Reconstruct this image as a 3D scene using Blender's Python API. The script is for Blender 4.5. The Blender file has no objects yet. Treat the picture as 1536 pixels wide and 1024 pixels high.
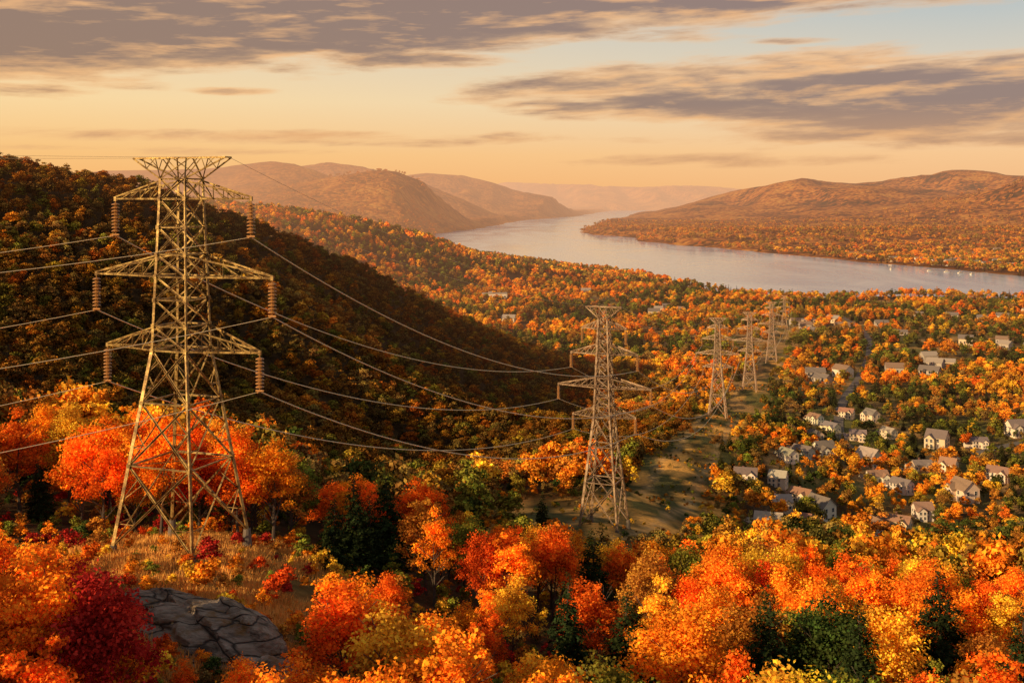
import bpy, math, random
import numpy as np
from mathutils import Vector, Matrix
random.seed(7); rng=np.random.default_rng(7)
F=1647.0; CZ=120.0
sc=bpy.context.scene
COL=sc.collection
sc.view_settings.view_transform='Standard'
# ---------------------------------------------------------------- noise
def _h(i,j,s):
    v=np.sin(i*127.1+j*311.7+s*74.7)*43758.5453
    return v-np.floor(v)
def vnoise(x,y,s=0):
    xi=np.floor(x); yi=np.floor(y); xf=x-xi; yf=y-yi
    u=xf*xf*(3-2*xf); v=yf*yf*(3-2*yf)
    return (_h(xi,yi,s)*(1-u)+_h(xi+1,yi,s)*u)*(1-v)+(_h(xi,yi+1,s)*(1-u)+_h(xi+1,yi+1,s)*u)*v
def fbm(x,y,s=0,o=4):
    r=0;a=.5;t=0
    for k in range(o):
        r=r+a*vnoise(x*2**k,y*2**k,s+k); t+=a; a*=.5
    return r/t
# ---------------------------------------------------------------- terrain
CP=np.array([
(0,-60,112),(0,0,109),(-80,0,110),(80,0,106),(0,30,96),(-60,30,98),(60,30,94),
(-25,60,89),(-50,60,88),(0,60,81),(40,60,80),(-30,85,86.3),(-45,85,85),(-18,88,84.5),(-32.5,110,86),(-46,112,84),(-20,116,82),(-36,122,82.5),
(-5,100,76),(20,100,72),(60,100,72),(-70,110,85),(-110,130,92),
(-60,150,80),(-30,150,75),(-5,150,68),(20,150,63),(60,150,60),(100,150,60),
(17,203,61),(0,210,58),(-30,200,62),(-80,200,76),(40,203,54),(70,210,42),(100,210,42),
(-117,250,84),(-60,260,62),(-20,260,50),(25,260,53),(55,260,38),(100,260,26),
(48,330,43),(30,330,41),(0,330,37),(-30,330,38),(-80,330,60),(75,330,30),(100,330,15),(130,350,12),
(68,390,36),(85,454,32),(68,454,31),(50,454,28),(20,454,24),(-20,454,34),(-80,440,75),(112,454,20),(140,454,11),
(124,573,21),(173,732,12),(250,1000,4),(95,560,20),
(-200,430,131),(-162,470,125),(-116,520,104),(-78,560,83),(-52,580,66),(-25,600,50),(12,620,33),(43,640,16),
(-200,350,112),(-150,350,95),(-100,400,82),(-60,450,62),(-20,500,42),(10,540,28),
(-270,430,142),(-340,290,200),(-250,190,100),(-400,500,150),(-450,300,190),(-260,300,130),  # high rise here is out of view, added to shade the hill face
(-200,560,95),(-300,700,60),(-100,700,40),(0,760,14),(80,700,12),(-200,900,30),
(200,400,11),(300,500,11),(150,500,11),(200,700,10),(400,600,12),(300,1000,6),(600,1000,7),(0,1000,9),(100,1200,5),(400,1250,2),(700,1200,3),(250,450,11),(160,380,11),
(-290,1300,98),(-211,1400,90),(-153,1500,74),(-85,1600,48),(-8,1600,18),(-100,1250,22),(-300,1150,70),(-450,1300,110),
(-400,2000,60),(-200,2300,10),(0,2000,4),(-600,1600,120),(-600,2500,60),
(1500,1000,10),(1500,100,40),(300,100,66),(300,250,25),(400,0,100),(-1500,1000,120),(-1500,3000,60),(0,3000,3),(1500,3000,10),(0,6000,5),(2500,8000,8),(-2500,8000,8),(0,20000,5),
(0,-600,110),(1500,-600,80),(-1500,-600,120)],float)
_d=np.sqrt(((CP[:,None,:2]-CP[None,:,:2])**2).sum(-1))
_n=len(CP); A=np.zeros((_n+1,_n+1)); A[:_n,:_n]=_d-np.eye(_n)*1.5; A[:_n,_n]=1; A[_n,:_n]=1
W=np.linalg.solve(A,np.append(CP[:,2],0))
def rbf(x,y):
    sh=x.shape; x=x.ravel(); y=y.ravel(); out=np.full(x.shape,W[-1])
    for k in range(_n): out+=W[k]*np.sqrt((x-CP[k,0])**2+(y-CP[k,1])**2+9)
    return out.reshape(sh)
RIV=np.array([(1500,1200),(1000,1280),(658,1330),(484,1370),(370,1345),(290,1370),(245,1500),(199,1700),(78,1980),(-109,2500),(-270,3450),
(-260,3900),(-130,4706),(80,6588),(440,7905),(1146,12500),(1900,12500),(1000,8000),(500,5989),(268,4392),(265,3952),(400,3407),(366,3137),(483,2823),(573,2470),(656,2196),(743,1937),(801,1718),(1100,1560),(1500,1450)],float)
def rsdf(x,y):
    sh=x.shape; x=x.ravel(); y=y.ravel()
    d=np.full(x.shape,1e9); ins=np.zeros(x.shape,bool)
    for k in range(len(RIV)):
        a=RIV[k]; b=RIV[(k+1)%len(RIV)]; e=b-a
        t=np.clip(((x-a[0])*e[0]+(y-a[1])*e[1])/(e@e),0,1)
        d=np.minimum(d,np.hypot(x-a[0]-t*e[0],y-a[1]-t*e[1]))
        c=((a[1]>y)!=(b[1]>y))
        with np.errstate(all='ignore'):
            xi=(b[0]-a[0])*(y-a[1])/(b[1]-a[1]+1e-12)+a[0]
        ins^=(c&(x<xi))
    s=np.where(ins,-d,d)+(fbm(x/140,y/140,33,3)-.5)*np.clip((y-1000)/1500,.15,1)*70
    return s.reshape(sh)
RID=[ (5200,800,[(-200,270),(60,262),(150,256),(250,254),(320,250),(400,241),(440,246),(480,256),(530,274),(580,292),(640,312),(700,332),(735,340)]),
 (4500,550,[(300,300),(400,284),(470,270),(525,262),(560,257),(590,257),(630,271),(670,296),(705,320),(735,338)]),
 (6400,600,[(380,262),(440,250),(490,243),(540,249),(600,262),(640,275),(700,300),(760,330)]),
 (8200,700,[(560,290),(600,266),(640,260),(690,262),(740,274),(780,287),(830,296),(900,303),(940,314)]),
 (15000,1500,[(600,300),(700,283),(760,273),(840,276),(900,278),(960,281),(1040,277),(1110,282),(1180,294),(1300,300)]),
 (6300,1300,[(930,326),(1000,313),(1050,303),(1100,289),(1150,274),(1190,267),(1240,269),(1290,275),(1340,271),(1380,262),(1440,254),(1490,255),(1536,262),(1650,270),(1900,290)]),
 (4500,900,[(1200,345),(1290,330),(1350,315),(1430,296),(1500,274),(1560,259),(1650,250),(1900,270)])]
def H(x,y):
    x=np.asarray(x,float); y=np.asarray(y,float)
    b=rbf(x,y)
    far=np.clip((y-2300)/900,0,1); far=far*far*(3-2*far)
    b=b*(1-far)+far*(6+34*fbm(x/450,y/450,3))
    sd=rsdf(x,y)
    b=np.maximum(b,1.0)
    n=fbm(x/420,y/420,11,4)
    h4=b**4
    for (d,w,pts) in RID:
        X=np.array([(p[0]-768)/F*d for p in pts]); Z=np.array([max(0,CZ-(p[1]-300)/F*d) for p in pts])
        z=np.interp(x,X,Z,left=0,right=0)
        yy=y+ (fbm(x/300,y/900,21,3)-.5)*w*1.0
        q=np.exp(-(np.abs(yy-d)/w)**1.5)
        h4=h4+(z*q*(1+.08*(n-.5)))**4
    h=h4**.25
    amp=np.clip((y-250)/1200,0.0,1)
    h=h+(fbm(x/60,y/60,5,3)-.5)*(.8+4*amp*(h>12)*np.clip((4500-y)/1500,.0,1))
    sp_=np.maximum(sd,0)
    bank=np.where(sd>0,0.4+.10*sp_+.0014*sp_**2+.002*sp_**2*np.clip((y-2500)/1000,0,1),-.15*np.abs(sd)-0.2)
    bank=np.maximum(bank,-6)
    h=np.where(y>900,np.minimum(h,bank),h)
    return h
def H1(x,y): return float(H(np.array([x]),np.array([y]))[0])
TW=[(-33.1,110,-20),(17,203,-22),(85,454,-16),(124,573,-17),(173,732,-17),(248,1000,-17)]
ROW=np.array([(-5,160),(17,203),(51,330),(85,454),(124,573),(173,732),(248,1000)],float)
def rowd(x,y):
    d=np.full(np.shape(x),1e9)
    for k in range(len(ROW)-1):
        a=ROW[k];b=ROW[k+1];e=b-a
        t=np.clip(((x-a[0])*e[0]+(y-a[1])*e[1])/(e@e),0,1)
        d=np.minimum(d,np.hypot(x-a[0]-t*e[0],y-a[1]-t*e[1]))
    return d
def meadow(x,y):
    a=rowd(x,y)
    m=np.hypot((x-8)/1.05,(y-222)/1.9)+1.
    return np.minimum(a,m)+6*(fbm(x/16,y/16,57,3)-.5)
# ---------------------------------------------------------------- material helpers
class NT:
    def __init__(s,nt): s.nt=nt; nt.nodes.clear()
    def n(s,t,**k):
        o=s.nt.nodes.new(t)
        for a,b in k.items(): setattr(o,a,b)
        return o
    def set(s,sock,v):
        if isinstance(v,bpy.types.NodeSocket): s.nt.links.new(v,sock)
        else: sock.default_value=v
    def m(s,op,*a,clamp=False):
        o=s.n('ShaderNodeMath',operation=op); o.use_clamp=clamp
        for i,v in enumerate(a): s.set(o.inputs[i],v)
        return o.outputs[0]
    def vm(s,op,*a):
        o=s.n('ShaderNodeVectorMath',operation=op)
        for i,v in enumerate(a): s.set(o.inputs[i],v)
        return o.outputs['Value'] if op in('LENGTH','DOT_PRODUCT') else o.outputs[0]
    def mix(s,f,a,b,bt='MIX'):
        o=s.n('ShaderNodeMix',data_type='RGBA',blend_type=bt)
        s.set(o.inputs[0],f)
        for i,v in ((6,a),(7,b)):
            if isinstance(v,tuple) and len(v)==3: v=v+(1,)
            s.set(o.inputs[i],v)
        return o.outputs[2]
    def ramp(s,f,els):
        o=s.n('ShaderNodeValToRGB'); cr=o.color_ramp
        while len(cr.elements)<len(els): cr.elements.new(.5)
        for e,(p,c) in zip(cr.elements,els): e.position=p; e.color=(c if len(c)==4 else c+(1,))
        s.set(o.inputs[0],f); return o.outputs[0]
    def sstep(s,v,a,b):
        o=s.n('ShaderNodeMapRange',interpolation_type='SMOOTHSTEP'); s.set(o.inputs[0],v); o.inputs[1].default_value=a; o.inputs[2].default_value=b; return o.outputs[0]
    def noise(s,vec,scale,detail=4,rough=.55,dist=0):
        o=s.n('ShaderNodeTexNoise'); s.set(o.inputs['Vector'],vec); s.set(o.inputs['Scale'],scale)
        o.inputs['Detail'].default_value=detail; o.inputs['Roughness'].default_value=rough; o.inputs['Distortion'].default_value=dist
        return o.outputs['Fac']
def newmat(name):
    m=bpy.data.materials.new(name); m.use_nodes=True; return m,NT(m.node_tree)
def painted_haze(t,shader,amt=1.):  # aerial haze painted as emission mixed into the material, growing with distance
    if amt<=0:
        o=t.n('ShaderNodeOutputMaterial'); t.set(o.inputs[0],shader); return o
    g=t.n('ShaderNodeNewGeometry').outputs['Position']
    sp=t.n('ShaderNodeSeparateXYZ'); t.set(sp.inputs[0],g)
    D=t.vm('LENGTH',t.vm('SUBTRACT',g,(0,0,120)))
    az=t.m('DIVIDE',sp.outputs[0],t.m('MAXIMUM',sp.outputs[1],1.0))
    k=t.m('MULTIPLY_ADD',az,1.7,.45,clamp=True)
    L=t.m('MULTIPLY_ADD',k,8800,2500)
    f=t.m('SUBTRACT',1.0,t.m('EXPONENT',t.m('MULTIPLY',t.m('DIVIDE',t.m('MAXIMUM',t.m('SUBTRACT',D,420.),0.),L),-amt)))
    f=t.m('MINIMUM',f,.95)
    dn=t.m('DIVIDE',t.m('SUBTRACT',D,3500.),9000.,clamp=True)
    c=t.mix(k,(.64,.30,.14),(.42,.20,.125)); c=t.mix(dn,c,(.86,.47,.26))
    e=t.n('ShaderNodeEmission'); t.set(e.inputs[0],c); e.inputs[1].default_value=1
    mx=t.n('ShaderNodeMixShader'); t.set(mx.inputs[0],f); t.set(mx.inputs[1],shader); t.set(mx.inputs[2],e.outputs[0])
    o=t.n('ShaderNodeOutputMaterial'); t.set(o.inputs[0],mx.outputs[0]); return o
def leafmat(name,mode,transl=.3,hz=1.):
    m,t=newmat(name)
    if mode=='obj': c=t.n('ShaderNodeObjectInfo').outputs['Color']
    else:
        a=t.n('ShaderNodeAttribute',attribute_name='tint',attribute_type='INSTANCER'); c=a.outputs['Color']
    v=t.n('ShaderNodeAttribute',attribute_name='var').outputs['Fac']
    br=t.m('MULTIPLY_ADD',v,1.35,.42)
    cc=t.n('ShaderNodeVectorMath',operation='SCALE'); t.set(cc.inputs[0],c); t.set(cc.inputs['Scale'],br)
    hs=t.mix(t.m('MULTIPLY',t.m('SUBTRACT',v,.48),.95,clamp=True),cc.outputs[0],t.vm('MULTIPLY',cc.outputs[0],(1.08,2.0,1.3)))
    d=t.n('ShaderNodeBsdfDiffuse'); t.set(d.inputs[0],hs)
    if transl>0.01:
        tr=t.n('ShaderNodeBsdfTranslucent'); t.set(tr.inputs[0],hs)
        mx=t.n('ShaderNodeMixShader'); mx.inputs[0].default_value=transl
        t.set(mx.inputs[1],d.outputs[0]); t.set(mx.inputs[2],tr.outputs[0]); painted_haze(t,mx.outputs[0],hz)
    else: painted_haze(t,d.outputs[0],hz)
    return m
def simple(name,col,rough=.7,metal=0.,nscale=None,namt=.3,objcol=False,hz=1.):
    m,t=newmat(name)
    b=t.n('ShaderNodeBsdfPrincipled'); c=col+(1,)
    if objcol: c=t.n('ShaderNodeObjectInfo').outputs['Color']
    if nscale:
        g=t.n('ShaderNodeNewGeometry').outputs['Position']
        nn=t.noise(g,nscale,4,.6)
        f=t.m('MULTIPLY_ADD',nn,namt*2,1-namt)
        q=t.n('ShaderNodeVectorMath',operation='SCALE'); t.set(q.inputs[0],c if objcol else col); t.set(q.inputs['Scale'],f); c=q.outputs[0]
    t.set(b.inputs['Base Color'],c); b.inputs['Roughness'].default_value=rough; b.inputs['Metallic'].default_value=metal
    painted_haze(t,b.outputs[0],hz); return m
M_leaf=leafmat('leaf_individual','obj',.28,0); M_leafi=leafmat('leaf_wood','inst',0)
M_needle=leafmat('needle_individual','obj',0,0)
M_bark=simple('bark',(.09,.065,.045),.9,nscale=3,namt=.4,hz=0)
def steel(name,cols):
    m,t=newmat(name)
    g=t.n('ShaderNodeNewGeometry').outputs['Position']; s1=t.noise(g,.9,5,.65); s2=t.noise(g,5.,3,.6)
    c=t.ramp(t.m('ADD',t.m('MULTIPLY',s1,.7),t.m('MULTIPLY',s2,.3)),list(zip((.38,.48,.58,.70),cols)))
    b=t.n('ShaderNodeBsdfPrincipled'); t.set(b.inputs['Base Color'],c); b.inputs['Roughness'].default_value=.42; b.inputs['Metallic'].default_value=.45; painted_haze(t,b.outputs[0]); return m
M_steel=steel('weathered_steel',[(.10,.055,.02),(.28,.17,.055),(.58,.40,.13),(.88,.66,.27)])
M_steelm=steel('galvanised_steel',[(.17,.10,.06),(.33,.22,.13),(.50,.36,.23),(.66,.52,.36)])
M_steelp=steel('haze_paled_steel',[(.35,.22,.14),(.5,.35,.23),(.66,.48,.33),(.8,.62,.44)])  # paler steel copy for far pylons, distance haze put into its colour
M_ins=simple('porcelain',(.40,.19,.055),.3,nscale=2,namt=.4)
M_wire=simple('aluminium_wire',(.95,.76,.44),.6,.1)
M_conc=simple('concrete',(.16,.13,.10),.9,nscale=2)
M_wall=simple('siding',(1,1,1),.8,nscale=.6,namt=.1,objcol=True)
M_roof=simple('roof_shingle',(1,1,1),.9,nscale=1.5,namt=.3,objcol=True)
M_glass=simple('window_glass',(.03,.035,.045),.1)
M_trim=simple('white_trim',(.6,.58,.54),.6)
M_door=simple('door_paint',(.12,.05,.035),.6)
M_brick=simple('chimney_brick',(.22,.1,.07),.9,nscale=4)
# ground
M_ground,t=newmat('ground_cover')
a=t.n('ShaderNodeAttribute',attribute_name='cover').outputs['Color']
g=t.n('ShaderNodeNewGeometry').outputs['Position']; sp=t.n('ShaderNodeSeparateXYZ'); t.set(sp.inputs[0],g)
n1=t.noise(g,.9,5,.65); n2=t.noise(g,.06,4,.6)
f=t.m('MULTIPLY',t.m('MULTIPLY_ADD',n1,1.7,.15),t.m('MULTIPLY_ADD',n2,1.2,.4))
near=t.n('ShaderNodeVectorMath',operation='SCALE'); t.set(near.inputs[0],a); t.set(near.inputs['Scale'],f)
n4=t.noise(g,.0045,4,.65)
vo=t.n('ShaderNodeTexVoronoi',voronoi_dimensions='2D'); t.set(vo.inputs['Vector'],g); vo.inputs['Scale'].default_value=.06
vs=t.n('ShaderNodeSeparateColor'); t.set(vs.inputs[0],vo.outputs['Color'])
fr=t.m('ADD',t.m('MULTIPLY',vs.outputs[0],.26),t.m('MULTIPLY',n4,.95))
farc=t.ramp(fr,[(.38,(.04,.04,.015)),(.50,(.16,.075,.022)),(.59,(.42,.14,.028)),(.70,(.66,.26,.045)),(.86,(.72,.38,.08))])
dk=t.m('SUBTRACT',1.1,t.m('MULTIPLY',vo.outputs['Distance'],.55),clamp=True)
fc=t.n('ShaderNodeVectorMath',operation='SCALE'); t.set(fc.inputs[0],farc); t.set(fc.inputs['Scale'],dk)
ff=t.m('DIVIDE',t.m('SUBTRACT',sp.outputs[1],1500.),800.,clamp=True)
c=t.mix(ff,near.outputs[0],fc.outputs[0])
b=t.n('ShaderNodeBsdfPrincipled'); t.set(b.inputs['Base Color'],c); b.inputs['Roughness'].default_value=.95; b.inputs['Specular IOR Level'].default_value=.1
bp=t.n('ShaderNodeBump'); bp.inputs['Strength'].default_value=.8; t.set(bp.inputs['Distance'],t.m('MULTIPLY_ADD',ff,3.2,.45)); 
t.set(bp.inputs['Height'],t.m('ADD',t.m('MULTIPLY',n1,t.m('SUBTRACT',1.,ff)),t.m('MULTIPLY',t.m('SUBTRACT',1.,vo.outputs['Distance']),ff))); t.set(b.inputs['Normal'],bp.outputs[0])
painted_haze(t,b.outputs[0])
# water
M_water,t=newmat('river_water')
g=t.n('ShaderNodeNewGeometry').outputs['Position']
gv=t.vm('MULTIPLY',g,(.35,1,1))
w1=t.noise(gv,.06,5,.65); w2=t.noise(t.vm('MULTIPLY',g,(1,.35,1)),.006,4,.6,1.5)
b=t.n('ShaderNodeBsdfPrincipled'); t.set(b.inputs['Base Color'],t.mix(t.sstep(w2,.35,.65),(.44,.58,.82),(.68,.76,.88))); t.set(b.inputs['Roughness'],t.m('MULTIPLY_ADD',w2,.25,.0)); b.inputs['IOR'].default_value=2.1
bp=t.n('ShaderNodeBump'); bp.inputs['Strength'].default_value=.22; bp.inputs['Distance'].default_value=.6; t.set(bp.inputs['Height'],w1); t.set(b.inputs['Normal'],bp.outputs[0])
painted_haze(t,b.outputs[0],.13)
# rock
M_rock,t=newmat('outcrop_rock')
g=t.n('ShaderNodeNewGeometry').outputs['Position']
gr=t.vm('MULTIPLY',g,(.5,1.3,2.6))
r1=t.noise(gr,.7,9,.72,.8); r2=t.noise(g,.6,5,.65)
vc=t.n('ShaderNodeTexVoronoi',feature='DISTANCE_TO_EDGE'); t.set(vc.inputs['Vector'],t.vm('ADD',gr,t.vm('SCALE',(0,0,0)))); vc.inputs['Scale'].default_value=.28
crk=t.sstep(vc.outputs['Distance'],0.,.05)
c=t.ramp(r1,[(.34,(.07,.05,.032)),(.43,(.22,.165,.115)),(.55,(.38,.30,.22)),(.7,(.56,.47,.36))])
c=t.mix(t.m('MULTIPLY',t.m('SUBTRACT',r2,.52),7.,clamp=True),c,(.26,.14,.04))
c=t.mix(crk,(.04,.028,.018),c)
b=t.n('ShaderNodeBsdfPrincipled'); t.set(b.inputs['Base Color'],c); b.inputs['Roughness'].default_value=.9
bp=t.n('ShaderNodeBump'); bp.inputs['Strength'].default_value=1; bp.inputs['Distance'].default_value=.6; t.set(bp.inputs['Height'],t.m('ADD',r1,t.m('MULTIPLY',crk,.4))); t.set(b.inputs['Normal'],bp.outputs[0])
painted_haze(t,b.outputs[0],0)
# ---------------------------------------------------------------- mesh helpers
def mk(name,V,Fc,mats,mi=None,smooth=False):
    me=bpy.data.meshes.new(name); me.from_pydata([tuple(v) for v in V],[],[tuple(f) for f in Fc])
    for m in (mats if isinstance(mats,(list,tuple)) else [mats]): me.materials.append(m)
    if mi is not None: me.polygons.foreach_set('material_index',mi)
    if smooth: me.polygons.foreach_set('use_smooth',[True]*len(me.polygons))
    me.update(); return me
def ob(name,data,parent=None,loc=None,link=True,**kw):
    o=bpy.data.objects.new(name,data)
    if link: COL.objects.link(o)
    if parent: o.parent=parent
    if loc is not None: o.location=loc
    for k,v in kw.items(): o[k]=v
    return o
class MB:
    def __init__(s): s.V=[];s.F=[];s.M=[]
    def add(s,V,Fc,m=0):
        o=len(s.V); s.V+= [tuple(v) for v in V]; s.F+=[tuple(i+o for i in f) for f in Fc]; s.M+=[m]*len(Fc)
    def box(s,x0,x1,y0,y1,z0,z1,m=0):
        s.add([(x0,y0,z0),(x1,y0,z0),(x1,y1,z0),(x0,y1,z0),(x0,y0,z1),(x1,y0,z1),(x1,y1,z1),(x0,y1,z1)],
              [(0,3,2,1),(4,5,6,7),(0,1,5,4),(1,2,6,5),(2,3,7,6),(3,0,4,7)],m)
    def tube(s,p0,p1,r0,r1,n=6,m=0,caps=True):
        p0=Vector(p0);p1=Vector(p1);d=(p1-p0).normalized()
        a=d.orthogonal().normalized(); b=d.cross(a)
        V=[p0+(a*math.cos(k*2*math.pi/n)+b*math.sin(k*2*math.pi/n))*r0 for k in range(n)]+[p1+(a*math.cos(k*2*math.pi/n)+b*math.sin(k*2*math.pi/n))*r1 for k in range(n)]
        Fc=[(k,(k+1)%n,n+(k+1)%n,n+k) for k in range(n)]
        if caps: Fc+=[tuple(range(n-1,-1,-1)),tuple(range(n,2*n))]
        s.add(V,Fc,m)
    def angle(s,p0,p1,w,ref=None,m=0):
        p0=Vector(p0);p1=Vector(p1);d=(p1-p0).normalized()
        a=(Vector(ref) if ref is not None else Vector((0,0,1))); a=a-d*a.dot(d)
        if a.length<1e-3: a=d.orthogonal()
        a.normalize(); b=d.cross(a); th=w*.22
        prof=[(0,0),(w,0),(w,th),(th,th),(th,w),(0,w)]
        prof=[(x-w*.4,y-w*.4) for x,y in prof]
        V=[p0+a*x+b*y for x,y in prof]+[p1+a*x+b*y for x,y in prof]
        n=6; s.add(V,[(k,(k+1)%n,n+(k+1)%n,n+k) for k in range(n)]+[(5,4,3,2,1,0),(6,7,8,9,10,11)],m)
    def lathe(s,prof,n=12,m=0,c=(0,0)):
        V=[];Fc=[]
        for r,z in prof: V+=[(c[0]+r*math.cos(k*2*math.pi/n),c[1]+r*math.sin(k*2*math.pi/n),z) for k in range(n)]
        for i in range(len(prof)-1):
            for k in range(n): Fc.append((i*n+k,i*n+(k+1)%n,(i+1)*n+(k+1)%n,(i+1)*n+k))
        s.add(V,Fc,m)
    def mesh(s,name,mats,smooth=False): return mk(name,s.V,s.F,mats,s.M,smooth)
# ---------------------------------------------------------------- ground sheet
def axis(dense0,dense1,step,lo,hi,ratio):
    a=list(np.arange(dense0,dense1+.01,step)); st=step
    v=a[-1]
    while v<hi: st*=ratio; v+=st; a.append(v)
    st=step; v=a[0]; b=[]
    while v>lo: st*=ratio; v-=st; b.append(v)
    return np.array(b[::-1]+a)
xs=axis(-170,170,2.5,-16000,16000,1.022); ys=axis(-20,260,2.5,-900,26000,1.012)
X,Y=np.meshgrid(xs,ys); Z=H(X,Y)
nx,ny=len(xs),len(ys)
V=np.stack([X.ravel(),Y.ravel(),Z.ravel()],1)
me=bpy.data.meshes.new('ground'); me.vertices.add(nx*ny); me.vertices.foreach_set('co',V.ravel())
I=np.arange(nx*ny).reshape(ny,nx); Q=np.stack([I[:-1,:-1],I[:-1,1:],I[1:,1:],I[1:,:-1]],-1).reshape(-1)
nf=(nx-1)*(ny-1); me.loops.add(nf*4); me.loops.foreach_set('vertex_index',Q)
me.polygons.add(nf); me.polygons.foreach_set('loop_start',np.arange(nf)*4); me.polygons.foreach_set('loop_total',np.full(nf,4))
me.polygons.foreach_set('use_smooth',np.ones(nf,bool)); me.update(calc_edges=True); me.materials.append(M_ground)
def cover(x,y):
    n=fbm(x/14,y/14,40,4); n2=fbm(x/45,y/45,41,3)
    c=np.zeros(x.shape+(3,)); c[...]=(.09,.05,.02)
    def bl(w,col):
        w=np.clip(w,0,1)[...,None]; return c*(1-w)+np.array(col)*w
    rd=rowd(x,y); md=meadow(x,y)
    c=bl((21-md)/6*(y>150),(.26,.155,.038))
    c=bl((19-md)/5*(y>150)*np.clip((fbm(x/6,y/22,43,4)-.46)*9,0,1),(.90,.46,.10))
    c=bl((19-md)/5*(y>150)*np.clip((fbm(x/8,y/12,48,3)-.50)*9,0,1),(.09,.085,.025))
    c=bl((1-np.abs(rd-6)/1.5)*(y>190)*.7,(.60,.38,.17))
    kn=1-np.hypot((x+33)/17,(y-100)/26)
    c=bl(kn*4,(.40,.19,.045)); c=bl(kn*4*np.clip((n-.5)*8,0,1),(.13,.10,.03))
    vil=(x>88)&(y>340)&(y<1300)
    c=bl(vil*np.clip((n2-.42)*7,0,1),(.15,.14,.038)); c=bl(vil*np.clip((n-.5)*9,0,1),(.42,.24,.08))
    return c
cc=cover(X,Y).reshape(-1,3); ca=me.color_attributes.new('cover','FLOAT_COLOR','POINT')
ca.data.foreach_set('color',np.concatenate([cc,np.ones((len(cc),1))],1).ravel().astype(np.float32))
ob('ground',me,kind='structure',label='rolling valley ground with grassy cleared corridor and wooded hills',category='ground')
wm=mk('river',[(-1500,1000,0),(4000,1000,0),(4000,13500,0),(-1500,13500,0)],[(0,1,2,3)],M_water)
ob('river',wm,kind='structure',label='wide calm river reflecting the sunset sky',category='river')
# ---------------------------------------------------------------- foliage meshes
def leafmesh(name,C,N,S,var,mat,asp=.75,extra=None):
    n=len(C); r=rng.normal(size=(n,3)); N=N/np.linalg.norm(N,axis=1,keepdims=True)
    T=np.cross(N,r); T/=np.linalg.norm(T,axis=1,keepdims=True)+1e-9; B=np.cross(N,T)
    S=S[:,None]
    V=np.stack([C-T*S,C-B*S*asp+N*S*.18,C+T*S,C+B*S*asp+N*S*.18],1).reshape(-1,3)
    me=bpy.data.meshes.new(name); me.vertices.add(4*n); me.vertices.foreach_set('co',V.ravel())
    me.loops.add(4*n); me.loops.foreach_set('vertex_index',np.arange(4*n)); me.polygons.add(n)
    me.polygons.foreach_set('loop_start',np.arange(n)*4); me.polygons.foreach_set('loop_total',np.full(n,4)); me.update(calc_edges=True)
    at=me.attributes.new('var','FLOAT','FACE'); at.data.foreach_set('value',var.astype(np.float32))
    me.materials.append(mat); return me
def crown(name,seed,nc,lp,size,mat,R=3.9,HH=4.6,zc=6.9,crs=(.4,1.1)):
    g=np.random.default_rng(seed)
    Cs=[];Ns=[];Ss=[];Vs=[]
    for k in range(nc):
        u=g.normal(size=3); u/=np.linalg.norm(u)
        if u[2]<-.55: u[2]*=-.6
        rf=g.uniform(.2,1.05)**.6
        shp=1-.5*max(0,u[2])*0.8
        c=np.array([u[0]*R*rf*shp,u[1]*R*rf*shp,zc+u[2]*HH*rf])
        cr=g.uniform(*crs)*R/3.6
        m=int(lp*cr*cr*1.2)+20
        q=g.normal(size=(m,3)); q/=np.linalg.norm(q,axis=1,keepdims=True)
        q[:,2]=np.where(q[:,2]<-.3,-q[:,2]*.7,q[:,2])
        rr=g.uniform(.3,1.5,size=(m,1))
        p=c+q*rr*cr*np.array([1,1,1.05])
        Cs.append(p); Ns.append(q*.7+g.normal(size=(m,3))*.55+np.array([0,0,.25])); Ss.append(size*g.uniform(.6,1.35,m))
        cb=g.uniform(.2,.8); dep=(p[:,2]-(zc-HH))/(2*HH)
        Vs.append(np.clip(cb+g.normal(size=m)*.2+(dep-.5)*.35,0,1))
    return leafmesh(name,np.concatenate(Cs),np.concatenate(Ns),np.concatenate(Ss),np.concatenate(Vs),mat)
def trunk(name,seed,h=7.5,r=.22,tall=False):
    g=random.Random(seed); b=MB(); p=Vector((0,0,-1)); rr=r*1.3
    segs=5
    for k in range(segs):
        q=Vector((p.x+g.uniform(-.15,.15),p.y+g.uniform(-.15,.15),-1+(h+1)*(k+1)/segs)); r2=r*(1-.75*(k+1)/segs)
        b.tube(p,q,rr,r2,7); 
        if k>=1 and not tall:
            for j in range(3):
                a=g.uniform(0,6.28); L=g.uniform(1.5,2.9)
                e=q+Vector((math.cos(a)*L,math.sin(a)*L,L*g.uniform(.6,1.2))); b.tube(q,e,r2*.6,.03,5)
                e2=q.lerp(e,.55); b.tube(e2,e2+Vector((math.cos(a+.9)*L*.5,math.sin(a+.9)*L*.5,L*.6)),r2*.3,.02,4)
        p=q; rr=r2
    return b.mesh(name,M_bark)
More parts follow.
